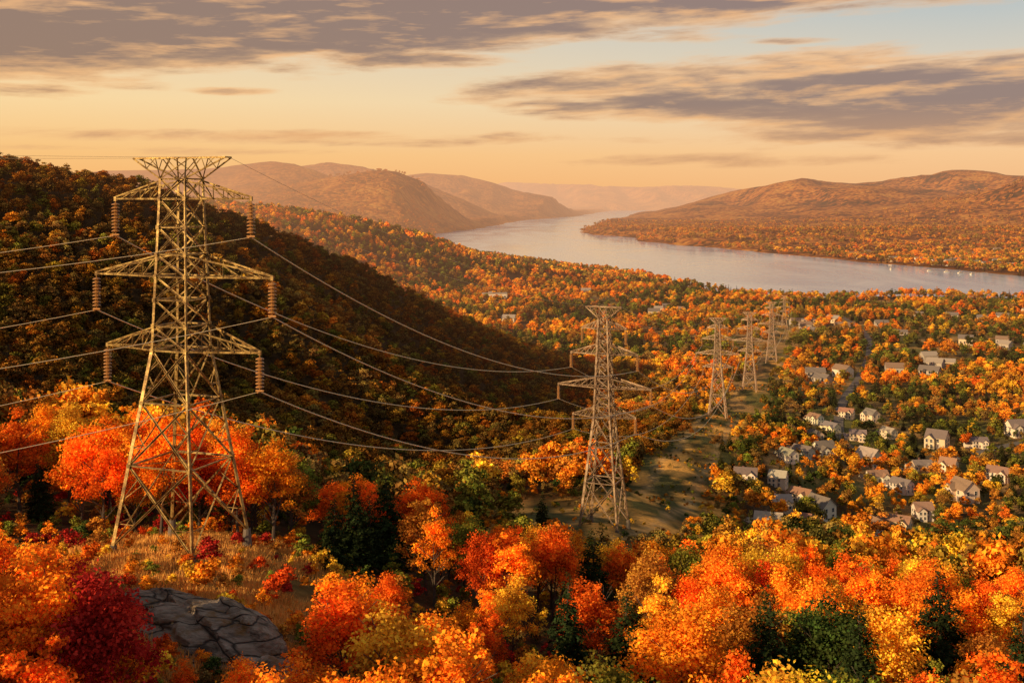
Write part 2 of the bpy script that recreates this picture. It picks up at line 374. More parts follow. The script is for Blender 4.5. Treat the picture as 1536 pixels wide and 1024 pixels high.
def conifer(name,seed,mat,lv=26,size=.33,h=12,R=2.6,dens=1.):
    g=np.random.default_rng(seed); Cs=[];Ns=[];Ss=[];Vs=[]
    for k in range(lv):
        tt=k/(lv-1); z=1.2+(h-1.2)*tt; r=R*(1-tt)**.85*g.uniform(.75,1.15)+.12
        nb=max(4,int(11*(1-tt)+4))
        for j in range(nb):
            a=g.uniform(0,2*math.pi); L=r*g.uniform(.7,1.15); m=max(3,int(L*8*dens))
            s=np.sqrt(g.uniform(.02,1,m))*L
            p=np.stack([np.cos(a)*s+g.normal(size=m)*.16,np.sin(a)*s+g.normal(size=m)*.16,z-s*.28+g.normal(size=m)*.1],1)
            Cs.append(p); Ns.append(np.tile([math.cos(a)*.5,math.sin(a)*.5,.8],(m,1))+g.normal(size=(m,3))*.4)
            Ss.append(size*g.uniform(.6,1.2,m)*(1.1-.5*tt)); Vs.append(np.clip(g.uniform(.1,.6)+g.normal(size=m)*.12,0,1))
    return leafmesh(name,np.concatenate(Cs),np.concatenate(Ns),np.concatenate(Ss),np.concatenate(Vs),mat,.45)
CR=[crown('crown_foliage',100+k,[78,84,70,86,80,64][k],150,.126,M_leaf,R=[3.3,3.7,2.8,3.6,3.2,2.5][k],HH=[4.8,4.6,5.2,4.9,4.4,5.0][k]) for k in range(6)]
TR=[trunk('trunk_wood',200+k) for k in range(6)]
CN=[conifer('pine_foliage',300+k,M_needle,30,.24,R=2.5+.3*k,dens=2.2) for k in range(3)]
TRC=[trunk('pine_trunk_wood',310+k,11,.2,True) for k in range(3)]
PAL={'red':(.70,.080,.014),'scarlet':(.82,.155,.016),'orange':(.88,.27,.022),'gold':(.84,.43,.04),'rust':(.52,.18,.03),'crimson':(.48,.030,.022),'olive':(.23,.20,.03),'green':(.065,.08,.02),'brown':(.30,.16,.05),'pine':(.036,.050,.017)}
def jit(c,s=.15):
    k=1+random.uniform(-s,s); return tuple(max(.003,v*k*(1+random.uniform(-s,s)*.6)) for v in c)
Smid=([-300,0,60,120,180,300,380,430,500,560,640,655,700,780,870,950,1050,1100,1200,1300,1400,1536,1900],
      [530,550,600,570,585,580,598,640,680,685,710,760,768,772,792,803,806,800,795,800,790,770,740])
Snr=([-300,0,60,100,130,165,200,230,400,470,500,540,580,620,700,800,900,1000,1100,1250,1400,1536,1900],
     [790,805,815,840,860,885,925,985,1010,960,850,825,860,880,850,870,850,830,860,850,870,840,830])
PINES=[(1150,880,92,13),(1290,905,86,13.5),(1415,850,105,12),(530,712,120,11),(500,745,114,10),(885,795,130,11),(845,865,100,12),(940,885,96,10),(60,720,128,12),(555,745,123,11)]
PXY=[((px-768)/F*d,d) for px,py,d,h in PINES]
trees=[]
y=54.
while y<205:
    x=-.56*y-8
    while x<.56*y+8:
        X0=x+random.uniform(-2.3,2.3); Y0=y+random.uniform(-2.3,2.3); x+=5.7
        trees.append((X0,Y0))
    y+=5.6
for _ in range(40):
    q=random.uniform(60,98); trees.append(((random.uniform(-30,215)-768)/F*q,q))
tx=np.array([p[0] for p in trees]);ty=np.array([p[1] for p in trees]); tz=H(tx,ty); rdv=meadow(tx,ty)
keep=[]
for X0,Y0,Z0,r in zip(tx,ty,tz,rdv):
    px=768+X0/Y0*F
    S=np.interp(px,*(Smid if Y0>=114 else Snr)); S+=random.uniform(-8,30) if Y0>=114 else random.uniform(-15,70)
    if Y0>168 and r<13: continue
    if Y0>125 and r<7: continue
    if np.hypot(X0+33,Y0-110)<7.2: continue
    if Y0<115 and abs(X0+33)<17 and Y0>76: 
        if not (px<215 and Y0<100 or px<130 or px>470): continue
    if np.hypot(X0-17,Y0-203)<10: continue
    if any(abs(X0-a*(Y0/b_))<4.2 and -3.5<b_-Y0<20 for a,b_ in PXY):
        if any(abs(X0-a*(Y0/b_))<3.4 and -3.<b_-Y0<10 for a,b_ in PXY): continue
        S=max(S,990)
    mh=CZ-(S-300)/F*Y0-Z0
    h=min(random.uniform(8,13.5),mh)
    if h<(1.8 if px<240 and Y0<100 else 3.2): continue
    keep.append((X0,Y0,Z0,h,px,None))
for (px,py,d,h),(xx,_) in zip(PINES,PXY):
    zt=CZ-(py-300)/F*d; z0=H1(xx,d); keep.append((xx,d,z0,max(7,zt-z0),px,'pine'))
keep.sort(key=lambda k:(k[5] is None,k[1])); 
inview=[k for k in keep if -60<k[4]<1600]
extra=[k for k in keep if not(-60<k[4]<1600)]
print('near trees',len(inview),len(extra))
lab={'red':'bright red autumn maple on the wooded slope','scarlet':'scarlet orange maple on the wooded slope','orange':'glowing orange autumn maple on the slope','gold':'golden yellow autumn birch on the slope','rust':'rust brown oak on the wooded slope','crimson':'dark crimson maple beside the rocky knoll','olive':'olive green tree still in leaf on slope','green':'dark green leafy tree on the slope','brown':'brown autumn oak on the wooded slope','pine':'dark green pine among autumn trees'}
def pickcol(x,y,px):
    n=float(fbm(np.array([x/16.]),np.array([y/16.]),60,2)[0]); u=random.random()
    if y<100 and px<=80: return random.choices(['orange','rust','scarlet','gold'],[5,1.5,3,1])[0]
    if y<100 and 80<px<260: return random.choices(['crimson','red','scarlet','orange'],[4,3,2,1.5])[0]
    if px<560:
        if y<114: return random.choices(['orange','scarlet','red','olive','rust','gold'],[6,4,1.8,.8,1.5,1.2])[0]
        return random.choices(['orange','scarlet','red','gold','olive','pine','rust'],[7,4.6,1.6,1.4,.8,.8,2.0])[0]
    if n<.40: return random.choices(['pine','green','olive','rust','orange','gold'],[1.0,.8,2.6,2,4,1.3])[0]
    if n<.54: return random.choices(['gold','orange','olive','scarlet'],[3.2,6,1.3,2.8])[0]
    return random.choices(['red','scarlet','orange','gold','rust','pine','olive'],[2.4,6,6,1.5,1.0,.4,.5])[0]
def addtree(X0,Y0,Z0,h,px,kk=None):
    k=kk or pickcol(X0,Y0,px); con=(k=='pine')
    e=ob('pine_tree' if con else ('maple_tree' if k in('red','scarlet','orange','crimson') else 'deciduous_tree'),None,loc=(X0,Y0,Z0))
    e.empty_display_size=.5
    s=h/12.3 if not con else (h*1.02)/12.; w=s*random.uniform(.95,1.2)
    if not con: w=max(w,.45 if h>3 else .3)
    e.scale=(w,w,s); e.rotation_euler=(random.uniform(-.04,.04),random.uniform(-.04,.04),random.uniform(0,6.28))
    i=random.randrange(3 if con else 6)
    ob('trunk',TRC[i] if con else TR[i],e)
    c=ob('crown',CN[i] if con else CR[i],e); c.color=jit(PAL[k])+(1,)
    e['label']=lab[k]; e['category']='tree'; e['group']='autumn trees on the slope'
for k in inview[:298]: addtree(*k)
rest=inview[298:]+extra
# ---------------------------------------------------------------- instanced woods
def lib(name,objs):
    c=bpy.data.collections.new(name)
    for i,me_ in enumerate(objs):
        o=bpy.data.objects.new('%s_%02d'%(name,i),me_); c.objects.link(o)
    return c
def treemesh(seed,nc,lp,size,R,HH,con=False,cf=None):
    if con: return conifer('w',seed,M_leafi,**cf)
    return crown('w',seed,nc,lp,size,M_leafi,R,HH,6.6,(.6,1.3))
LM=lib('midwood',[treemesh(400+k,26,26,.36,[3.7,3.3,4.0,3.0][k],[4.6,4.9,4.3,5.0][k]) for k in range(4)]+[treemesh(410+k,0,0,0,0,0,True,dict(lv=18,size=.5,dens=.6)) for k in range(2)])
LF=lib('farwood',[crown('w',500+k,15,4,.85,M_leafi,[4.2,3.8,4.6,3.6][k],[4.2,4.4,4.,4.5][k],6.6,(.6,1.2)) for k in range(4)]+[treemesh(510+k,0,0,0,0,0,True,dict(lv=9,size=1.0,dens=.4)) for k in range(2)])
def gn(coll):
    ng=bpy.data.node_groups.new('scatter','GeometryNodeTree')
    ng.interface.new_socket('Geometry',in_out='INPUT',socket_type='NodeSocketGeometry'); ng.interface.new_socket('Geometry',in_out='OUTPUT',socket_type='NodeSocketGeometry')
    N=ng.nodes; L=ng.links
    gi=N.new('NodeGroupInput'); go=N.new('NodeGroupOutput')
    ci=N.new('GeometryNodeCollectionInfo'); ci.inputs['Collection'].default_value=coll; ci.inputs['Separate Children'].default_value=True; ci.inputs['Reset Children'].default_value=True
    ip=N.new('GeometryNodeInstanceOnPoints'); ip.inputs['Pick Instance'].default_value=True
    def attr(nm,ty):
        a=N.new('GeometryNodeInputNamedAttribute'); a.data_type=ty; a.inputs[0].default_value=nm; return [o for o in a.outputs if o.enabled][0]
    L.new(gi.outputs[0],ip.inputs['Points']); L.new(ci.outputs[0],ip.inputs['Instance'])
    L.new(attr('idx','INT'),ip.inputs['Instance Index']); L.new(attr('rot','FLOAT_VECTOR'),ip.inputs['Rotation']); L.new(attr('scl','FLOAT_VECTOR'),ip.inputs['Scale'])
    L.new(ip.outputs[0],go.inputs[0]); return ng
def wood(name,coll,P_,scl,idx,col,**kw):
    n=len(P_); me=bpy.data.meshes.new(name); me.vertices.add(n); me.vertices.foreach_set('co',np.asarray(P_,np.float32).ravel()); me.update()
    rot=np.zeros((n,3),np.float32); rot[:,2]=rng.uniform(0,6.28,n)
    a=me.attributes.new('rot','FLOAT_VECTOR','POINT'); a.data.foreach_set('vector',rot.ravel())
    a=me.attributes.new('scl','FLOAT_VECTOR','POINT'); a.data.foreach_set('vector',np.asarray(scl,np.float32).ravel())
    a=me.attributes.new('idx','INT','POINT'); a.data.foreach_set('value',np.asarray(idx,np.int32))
    a=me.attributes.new('tint','FLOAT_COLOR','POINT'); a.data.foreach_set('color',np.concatenate([col,np.ones((n,1))],1).astype(np.float32).ravel())
    o=ob(name,me,kind='stuff',**kw); md=o.modifiers.new('scatter','NODES'); md.node_group=gn(coll); return o
def hd(px,py,z=12.):
    for _ in range(5):
        d=(CZ-z)*F/(py-300); z=.5*z+.5*min(max(H1((px-768)/F*d,d),0),30)
    d=(CZ-z)*F/(py-300); return ((px-768)/F*d,d)
HS=[(1120,728,40,0,0),(1170,728,30,1,1),(1181,696,34,0,0),(1222,662,30,1,0),(1252,645,28,1,2),(1236,690,36,0,1),(1288,660,30,1,0),(1303,702,46,1,1),(1318,722,28,0,2),(1352,738,46,0,0),(1384,703,34,2,2),(1402,673,46,1,1),(1442,750,58,1,1),(1496,720,44,0,0),
(1229,776,44,0,1),(1166,766,40,1,2),(1203,753,30,1,0),(1152,814,46,0,0),(1198,806,32,1,1),(1312,800,36,0,0),(1345,790,42,1,2),(1386,776,34,0,1),(1208,688,26,3,2),(1330,655,26,1,0),(1465,672,34,0,0),(1270,628,26,1,0),(1520,650,30,0,1),
(1424,710,28,0,1),(1225,632,24,0,0),(1310,634,22,1,1)]
HP=[hd(a+random.uniform(-5,5),b+random.uniform(-3,3)) for a,b,*_ in HS]
wallc=[(.88,.77,.58),(.84,.66,.43),(.62,.48,.31),(.52,.46,.38)]
roofc=[(.22,.18,.155),(.34,.19,.12),(.42,.34,.26)]
farH=[]
rr=random.Random(5)
for (cx,cy,sx,sy,n) in [(1230,492,50,6,10),(1340,562,45,5,5),(1240,566,20,5,3),(1410,552,30,6,5),(990,468,35,6,6),(905,438,50,5,5),(1170,520,20,8,1),(1450,475,70,8,5),(1490,522,40,6,4),(800,470,50,12,2),(1360,500,50,6,4)]:
    for _ in range(n):
        px=cx+rr.gauss(0,sx*.6); py=cy+rr.gauss(0,sy*.6); py=max(py,436)
        x_,y_=hd(px,py,8.)
        if y_<1330 and rowd(np.array([x_]),np.array([y_]))[0]>14 and all(math.hypot(x_-a,y_-b)>16 for a,b in farH): farH.append((x_,y_))
AH=np.array(HP+farH); 
road_pts=[(150,440),(190,470),(235,500),(300,530),(380,560),(480,600)]
road3=[(150,440),(150,500),(175,580),(215,680),(260,800),(300,930),(330,1100)]
def polyd(x,y,pts):
    d=np.full(np.shape(x),1e9); pts=np.array(pts,float)
    for k in range(len(pts)-1):
        a=pts[k];b=pts[k+1];e=b-a
        tt=np.clip(((x-a[0])*e[0]+(y-a[1])*e[1])/(e@e),0,1); d=np.minimum(d,np.hypot(x-a[0]-tt*e[0],y-a[1]-tt*e[1]))
    return d
def scatter(y0,y1,sp,marg=.54):
    out=[]
    yy=np.arange(y0,y1,sp)
    for q in yy:
        w=marg*q+25; xa=np.arange(-w,w,sp); 
        out.append(np.stack([xa+rng.uniform(-.48,.48,len(xa))*sp,q+rng.uniform(-.48,.48,len(xa))*sp],1))
    return np.concatenate(out)
def seen(x,y,z,top=12.,margin=8.):
    ok=np.ones(len(x),bool)
    for tt in (.2,.3,.38,.45,.52,.58,.64,.7,.76,.82,.88,.94):
        hz_=H(x*tt,y*tt); line=CZ+(z+top-CZ)*tt
        ok&=~(hz_>line+margin)
    return ok
def colors(x,y,kindhill,zz=None):
    n=len(x); n1=fbm(x/75,y/42,70,5); n2=fbm(x/22,y/22,73,2)
    C=np.zeros((n,3)); idx=rng.integers(0,4,n)
    names_h=['rust','brown','orange','scarlet','olive','pine','gold']; names_v=['orange','gold','rust','scarlet','olive','pine','green','brown']
    for i in range(n):
        if kindhill[i]:
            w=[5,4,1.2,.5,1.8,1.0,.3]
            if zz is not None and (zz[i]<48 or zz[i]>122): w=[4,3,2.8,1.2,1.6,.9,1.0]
            k=random.choices(names_h,w)[0]
        else:
            v_=n1[i]+.35*(n2[i]-.5)
            if v_<.48: w=[.5,.4,.8,.1,2.6,4.0,3.4,1.2]
            elif v_<.55: w=[1.8,1.4,3,.3,3.2,1.2,1.4,2.6]
            else: w=[5,3.8,2.4,1.0,1.2,.4,.4,1.4]
            k=random.choices(names_v,w)[0]
        C[i]=PAL[k]
        if k=='pine': idx[i]=4+rng.integers(0,2)
    C*=rng.uniform(.65,1.08,(n,1))*rng.uniform(.9,1.1,(n,3))
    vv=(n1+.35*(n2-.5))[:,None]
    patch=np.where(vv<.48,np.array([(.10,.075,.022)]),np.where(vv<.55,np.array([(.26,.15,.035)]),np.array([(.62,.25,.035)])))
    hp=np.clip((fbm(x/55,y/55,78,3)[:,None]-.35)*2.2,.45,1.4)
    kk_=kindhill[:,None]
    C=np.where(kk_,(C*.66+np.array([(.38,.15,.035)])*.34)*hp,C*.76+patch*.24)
    if zz is not None: C[kindhill]*=np.where(zz[kindhill]>118,1.25,1.08)[:,None]  # ridge-top crowns tinted brighter, rim light painted into their colour
    C[~kindhill]*=np.array([1.04,.96,.9])
    return C,idx
def ishill(x,y): 
    z=H(x,y); return (x<75)&(y<760)&(x< -60+ (y-250)*.55+60)&(z>16)
ph=scatter(196,760,4.7); ph=ph[(ph[:,0]<80)]; ph=ph[ishill(ph[:,0],ph[:,1])]
pv=np.concatenate([scatter(196,420,5.6),scatter(420,760,6.0)]); pv=pv[~ishill(pv[:,0],pv[:,1])]
pts=np.concatenate([ph,pv,scatter(760,1420,7.6)]); hillf=np.arange(len(pts))<len(ph)
x,y=pts.T; z=H(x,y); rd=meadow(x,y)
ok=(rd>np.where(y<340,12.5,10.5)+2.5*rng.normal(size=len(x)))&(z>.9)
hh=rng.uniform(5,11.5,len(x))*(.72+.5*fbm(x/30,y/30,77,2))
hh=np.where(hillf,rng.uniform(4.3,7.8,len(x)),hh)
vil=(x>85)&(y>335)&(y<600)
hh=np.where(vil,rng.uniform(4.,8.5,len(x)),hh)
lowr=(x>20)&(x<105)&(y>320)&(y<500); hh=np.where(lowr,np.minimum(hh,5.5),hh)
clr=fbm(x/60,y/28,99,4)
ok&=~((~vil)&(x>-20)&(y>600)&(clr<.39))
for (a,b_) in AH:
    big=b_<600
    dx=np.abs(x-a*(1-(b_-y)/b_)); dy=b_-y
    near_=(dx<(5.5 if big else 7.5))&(dy>-4.5)&(dy<(5.5 if big else 9)); ok&=~near_
    front=(dx<(5.2 if big else 8))&(dy>=5)&(dy<(22 if big else 34)); hh=np.where(front,np.minimum(hh,rng.uniform(2.4,4.2,len(x))),hh)
    ok&=~(front&(dy<12)&(rng.random(len(x))<.3))
for rp in (road_pts,road3): ok&=polyd(x,y,rp)>3.2
for a,b_,_ in TW: ok&=np.hypot(x-a,y-b_)>8
px=768+x/y*F; top=300+(CZ-z-hh)/y*F
lim=np.interp(px,[600,640,700,800,870,950,1050,1100,1200,1536],[0,690,735,760,770,775,770,765,765,745])
ok&=~((y<300)&(top<lim)&(px>950)&(px<1500)&(x<200))
ok[y>300]&=seen(x[y>300],y[y>300],z[y>300])
x,y,z,hh,kh=x[ok],y[ok],z[ok],hh[ok],hillf[ok]
C,idx=colors(x,y,kh,z)
s=hh/11.; w=s*rng.uniform(.9,1.25,len(x))*np.where(kh,1.15,1); S3=np.stack([w,w,s],1); P3=np.stack([x,y,z-.3],1)
if rest:
    rx=np.array([r[:3] for r in rest]); rs=np.array([r[3] for r in rest])/11.
    rc,ri=colors(rx[:,0],rx[:,1],np.zeros(len(rx),bool)); P3=np.concatenate([P3,rx]); S3=np.concatenate([S3,np.stack([rs,rs,rs],1)]); idx=np.concatenate([idx,ri]); C=np.concatenate([C,rc]); kh=np.concatenate([kh,np.zeros(len(rx),bool)])
p=scatter(190,620,2.3,.3); rdp=meadow(p[:,0],p[:,1]); nn=fbm(p[:,0]/10,p[:,1]/10,95,3)
p=p[(rdp<21)&((nn>.50)|(rdp>11))&(rng.random(len(p))<.6)]; pz=H(p[:,0],p[:,1]); ss=rng.uniform(.04,.14,len(p))*np.where(meadow(p[:,0],p[:,1])>10,2.1,1)
CC=np.array([PAL[random.choice(['olive','olive','gold','rust','brown','green','orange','brown'])] for _ in range(len(p))])*.8
print('mid wood',len(P3),'hill',kh.sum(),'scrub',len(p))
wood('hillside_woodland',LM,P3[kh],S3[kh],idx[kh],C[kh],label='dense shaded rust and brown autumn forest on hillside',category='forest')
k2=~kh
wood('valley_woodland',LM,P3[k2],S3[k2],idx[k2],C[k2],label='orange gold and green autumn trees filling the valley',category='forest')
wood('corridor_scrub',LM,np.stack([p[:,0],p[:,1],pz-.4],1),np.stack([ss*1.3,ss*1.3,ss],1),rng.integers(0,4,len(p)),CC,label='low golden scrub in the cleared power line corridor',category='undergrowth')
def farset(y0,y1,sp,sc_,thin=0.):
    p=scatter(y0,y1,sp,.5); x,y=p.T; z=H(x,y); o=(z>.8)&(rng.random(len(x))<.92-thin*(y-y0)/(y1-y0))&(fbm(x/110,y/60,88,3)>.36); x,y,z=x[o],y[o],z[o]
    o=seen(x,y,z); x,y,z=x[o],y[o],z[o]
    C,idx=colors(x,y,np.zeros(len(x),bool)); s=rng.uniform(.6,1.15,len(x)); w=s*sc_*rng.uniform(.85,1.4,len(x))
    return np.stack([x,y,z-.5],1),np.stack([w,w,s*min(sc_,1.1)],1),idx,C
q=[farset(1420,2300,11,1.1),farset(2300,4600,18,1.35,.75)]
P3=np.concatenate([a[0] for a in q]);S3=np.concatenate([a[1] for a in q]);idx=np.concatenate([a[2] for a in q]);C=np.concatenate([a[3] for a in q])
print('far',len(P3))
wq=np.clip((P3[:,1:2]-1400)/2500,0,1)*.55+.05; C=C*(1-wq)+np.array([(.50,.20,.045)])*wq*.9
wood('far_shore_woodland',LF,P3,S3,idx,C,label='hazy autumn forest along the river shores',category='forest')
# undergrowth
p=np.concatenate([scatter(58,116,2.3,.56),scatter(116,225,3.8,.54)]); x,y=p.T; z=H(x,y); rd=meadow(x,y)
kn=np.hypot((x+33)/16,(y-98)/24)<1
RK=[(-23.5,85,6.8,3.6),(-29,91.5,3.8,2.4),(-17.5,80,3.4,2.2)]
o=~((y>168)&(rd<13))
for a,b_,c_,d_ in RK: o&=(np.hypot((x-a)/c_,(y-b_)/d_)>.75+.35*rng.random(len(x)))
x,y,z,kn=x[o],y[o],z[o],kn[o]; n=len(x)
C=np.array([PAL[random.choice(['gold','orange','rust','orange','olive','scarlet','red','crimson'] if kk_ else ['olive','rust','brown','orange','olive','green','crimson','gold'])] for kk_ in kn])*.9
s=np.where(kn,rng.uniform(.06,.18,n)*np.where(rng.random(n)<.25,1.9,1),rng.uniform(.10,.26,n))
s=np.where(kn&(np.hypot(x+33,y-110)<7),s*.6,s)
wood('undergrowth',LM,np.stack([x,y,z-.4*np.where(kn,.6,1)],1),np.stack([s*1.2,s*1.2,s],1),rng.integers(0,4,n),C,label='low shrubs and brush covering the slope',category='undergrowth')
# dry grass
n=130000; gx=rng.uniform(-56,-8,n); gy=rng.uniform(70,128,n); gnz=fbm(gx/3,gy/3,90,3)
o=(np.hypot((gx+33)/19,(gy-100)/28)<1+.3*(gnz-.5))&(gnz>.34); gx,gy,gnz=gx[o],gy[o],gnz[o]; gz=H(gx,gy); n=len(gx)
hgt=rng.uniform(.3,.85,n)*(.5+gnz); an=rng.uniform(0,6.28,n); wd=.05
B0=np.stack([gx+np.cos(an)*wd,gy+np.sin(an)*wd,gz-.05],1);B1=np.stack([gx-np.cos(an)*wd,gy-np.sin(an)*wd,gz-.05],1);B2=np.stack([gx+rng.normal(size=n)*.25,gy+rng.normal(size=n)*.25,gz+hgt],1)
V=np.stack([B0,B1,B2],1).reshape(-1,3); gm=bpy.data.meshes.new('dry_grass'); gm.vertices.add(3*n); gm.vertices.foreach_set('co',V.ravel()); gm.loops.add(3*n); gm.loops.foreach_set('vertex_index',np.arange(3*n)); gm.polygons.add(n); gm.polygons.foreach_set('loop_start',np.arange(n)*3); gm.polygons.foreach_set('loop_total',np.full(n,3)); gm.update(calc_edges=True)
M_grass=simple('dry_grass_blades',(.92,.47,.10),.9,nscale=.5,namt=.7,hz=0); gm.materials.append(M_grass)
ob('dry_grass',gm,kind='stuff',label='dry golden grass on the rocky knoll',category='grass')
# ---------------------------------------------------------------- rocks
import bmesh
def rock(cx,cy,sx,sy,sz,rz,tilt,seed,lb,up=.1):
    bm=bmesh.new(); bmesh.ops.create_icosphere(bm,subdivisions=6,radius=1)
    from mathutils import noise as mn
    for v in bm.verts:
        p=v.co.copy(); q=Vector((p.x*sx,p.y*sy,p.z*sz)); o=Vector((seed*7.1,seed*3.3,0))
        n1=mn.fractal(q*.16+o,.9,2.1,4)
        t_=(q.y*.45+q.x*.16+n1*.8)*.8; n3=math.floor(t_)-t_+min(1,(t_-math.floor(t_))*6)
        n4=mn.fractal(Vector((q.x*.4,q.y*1.3,q.z*2))+o,.8,2.2,5)
        v.co=q+Vector((p.x*n1*1.3,p.y*n1*1.0,p.z*(n1*.5+.15)+max(p.z,0)*n3*.75))+p*n4*.16
    m=bpy.data.meshes.new('rock'); bm.to_mesh(m); bm.free(); m.materials.append(M_rock)
    o=ob('rock_outcrop',m,loc=(cx,cy,H1(cx,cy)+up),label=lb,category='rock'); o.rotation_euler=(tilt,.10,rz); return o
rock(-23.5,85,7.4,4.2,1.3,-.55,.30,1,'large gray layered rock ledge below the pylon',.15)
rock(-29,91.5,4.4,2.6,.8,-.45,.26,2,'smaller weathered gray rock beside dry grass',.1)
rock(-17.5,80,3.8,2.6,1.0,-.7,.3,3,'weathered gray boulder half buried in brush',.1)
# ---------------------------------------------------------------- towers
def kit(sz,sv,LV,ARMS,hl,ztop,wk,mat):
    def side(z): return float(np.interp(z,sz,sv))
    def corners(z): a=side(z)/2; return [Vector((a,a,z)),Vector((-a,a,z)),Vector((-a,-a,z)),Vector((a,-a,z))]
    fb=MB(); zt0=LV[-1]
    for c in range(4):
        for a_,b_ in zip([-3]+LV[1:-1],LV[1:]):
            p,q=corners(a_)[c],corners(b_)[c]; fb.angle(p,q,(.38 if b_<21 else .28)*wk,Vector((-p.x,0,0)))
    for i in range(len(LV)-1):
        z0,z1=LV[i],LV[i+1]; A_,B_=corners(z0),corners(z1)
        w=(.18 if i<3 else .15)*wk
        for c in range(4):
            d=(c+1)%4; n=(A_[c]+A_[d])/2; n.z=0
            fb.angle(A_[c],B_[d],w,n); fb.angle(A_[d],B_[c],w,n); fb.angle(B_[c],B_[d],w,n)
            if i<3:
                f0=side(z0);f1=side(z1); tt=f0/(f0+f1); X1=A_[c].lerp(B_[d],tt); u=.09*wk
                m1=A_[c].lerp(X1,.5); l1=A_[c].lerp(B_[c],.5*tt); fb.angle(m1,l1,u,n)
                m2=A_[d].lerp(X1,.5); l2=A_[d].lerp(B_[d],.5*tt); fb.angle(m2,l2,u,n)
                fb.angle(m1,A_[c].lerp(B_[c],tt),u,n); fb.angle(m2,A_[d].lerp(B_[d],tt),u,n)
                m3=B_[c].lerp(X1,.5); fb.angle(m3,A_[c].lerp(B_[c],tt),u,n); m4=B_[d].lerp(X1,.5); fb.angle(m4,A_[d].lerp(B_[d],tt),u,n)
        if i%2==0: fb.angle(B_[0],B_[2],.09*wk); fb.angle(B_[1],B_[3],.09*wk)
    for i,zz_ in enumerate(LV[1:-1]):
        for c in corners(zz_): fb.box(c.x-.18*wk,c.x+.18*wk,c.y-.18*wk,c.y+.18*wk,zz_-.2,zz_+.2)
    frame=fb.mesh('tower_frame',mat)
    def arm(half,zt,zroot,sgn):
        b=MB(); s0=side(zt)/2; s1=side(zroot)/2; tip=Vector((sgn*half,0,zt))
        lo=[Vector((sgn*s0,s0,zt)),Vector((sgn*s0,-s0,zt))]; up=[Vector((sgn*s1,s1,zroot)),Vector((sgn*s1,-s1,zroot))]
        for p in lo: b.angle(p,tip,.17*wk)
        for p in up: b.angle(p,tip+Vector((0,0,.2)),.15*wk)
        n=4
        for k in range(2):
            pv=up[k]
            for j in range(1,n+1):
                l=lo[k].lerp(tip,j/(n+.6)); u=up[k].lerp(tip,j/(n+.6)); b.angle(l,u,.08*wk); b.angle(pv,l,.09*wk); pv=u
        for j in range(0,n):
            l0=lo[0].lerp(tip,j/(n+.6)); l1=lo[1].lerp(tip,(j+1)/(n+.6)); b.angle(l0,l1,.08*wk)
            l2=lo[1].lerp(tip,j/(n+.6)); l3=lo[0].lerp(tip,(j+1)/(n+.6)); b.angle(l2,l3,.08*wk)
        b.box(tip.x-.14,tip.x+.14,-.12,.12,zt-.2,zt+.25)
        return b.mesh('cross_arm',mat)
    arms=[[arm(h_,a_,b_,s_) for s_ in(-1,1)] for h_,a_,b_ in ARMS]
    tb=MB(); zt=ztop
    for yy in(-.6,.6): tb.angle((-hl,yy*.8,zt),(hl,yy*.8,zt),.16*wk)
    for sgn in(-1,1):
        tb.angle((sgn*hl,-.5,zt),(sgn*hl,.5,zt),.16*wk)
        for yy in(-1,1):
            s0=side(zt0)/2; A0=Vector((sgn*s0,yy*s0,zt0)); E0=Vector((sgn*hl,yy*.5,zt))
            tb.angle(A0,E0,.17*wk); tb.angle(A0,(sgn*hl*.17,yy*.55,zt),.14*wk)
            tb.angle(A0,(-sgn*s0,yy*.55,zt),.11*wk); tb.angle(A0,(sgn*hl*.5,yy*.55,zt),.11*wk)
            pm=A0.lerp(E0,.5); tb.angle(pm,(sgn*hl*.5,yy*.55,zt),.09*wk); tb.angle(pm,(sgn*hl*.77,yy*.55,zt),.08*wk)
        for k in range(5): tb.angle((sgn*k*hl/5,-.5,zt),(sgn*(k+1)*hl/5,.5,zt),.07)
    top=tb.mesh('top_crossbar',mat)
    return dict(frame=frame,arms=arms,top=top,feet=[(c.x,c.y,0) for c in corners(0)],A=ARMS,hl=hl,zt=ztop)
fo=MB(); fo.lathe([(.02,.1),(.36,.1),(.5,-1.6)],10); ME_foot=fo.mesh('footing',M_conc)
ib=MB(); prof=[(.05,0),(.05,-.2)]; zz=-.2
for k in range(9): prof+=[(.12,zz),(.38,zz-.12),(.43,zz-.20),(.22,zz-.23),(.12,zz-.27)]; zz-=.34
prof+=[(.06,zz),(.06,zz-.12)]; zend=zz-.12
ib.lathe(prof,12); ib.box(-.45,.45,-.06,.06,zend-.14,zend+.02); ib.box(-.08,.08,-.45,.45,zend-.24,zend-.12)
ME_ins=ib.mesh('insulator',M_ins); IL=-zend+.17
LV2=[0,8,14.5,19.8,21.8,23.5,25.2,27,29.2,31.3,33.6,36,38]; A2=[(6.4,31.3,33.2),(8.9,25.2,27),(6.0,19.8,21.6),(4.2,36,37.6)]; SZ2=([-3,0,19.8,31.3,38],[7.8,7.2,3.1,2.2,1.7])
K1=kit([-3,0,18.9,33.9,36.1],[10.0,9.2,4.0,3.0,2.9],[0,7.7,13.8,18.9,21.3,23.9,26.2,28.4,31.1,33.9,35.9],[(8.1,33.9,35.7),(10.5,26.2,28.3),(9.1,18.9,21.2)],5.5,38.0,.96,M_steel)
K2=kit(*SZ2,LV2,A2,3.4,40,1.08,M_steelm)
K3=kit(*SZ2,LV2,A2,3.4,40,1.25,M_steelp)
ATT=[]
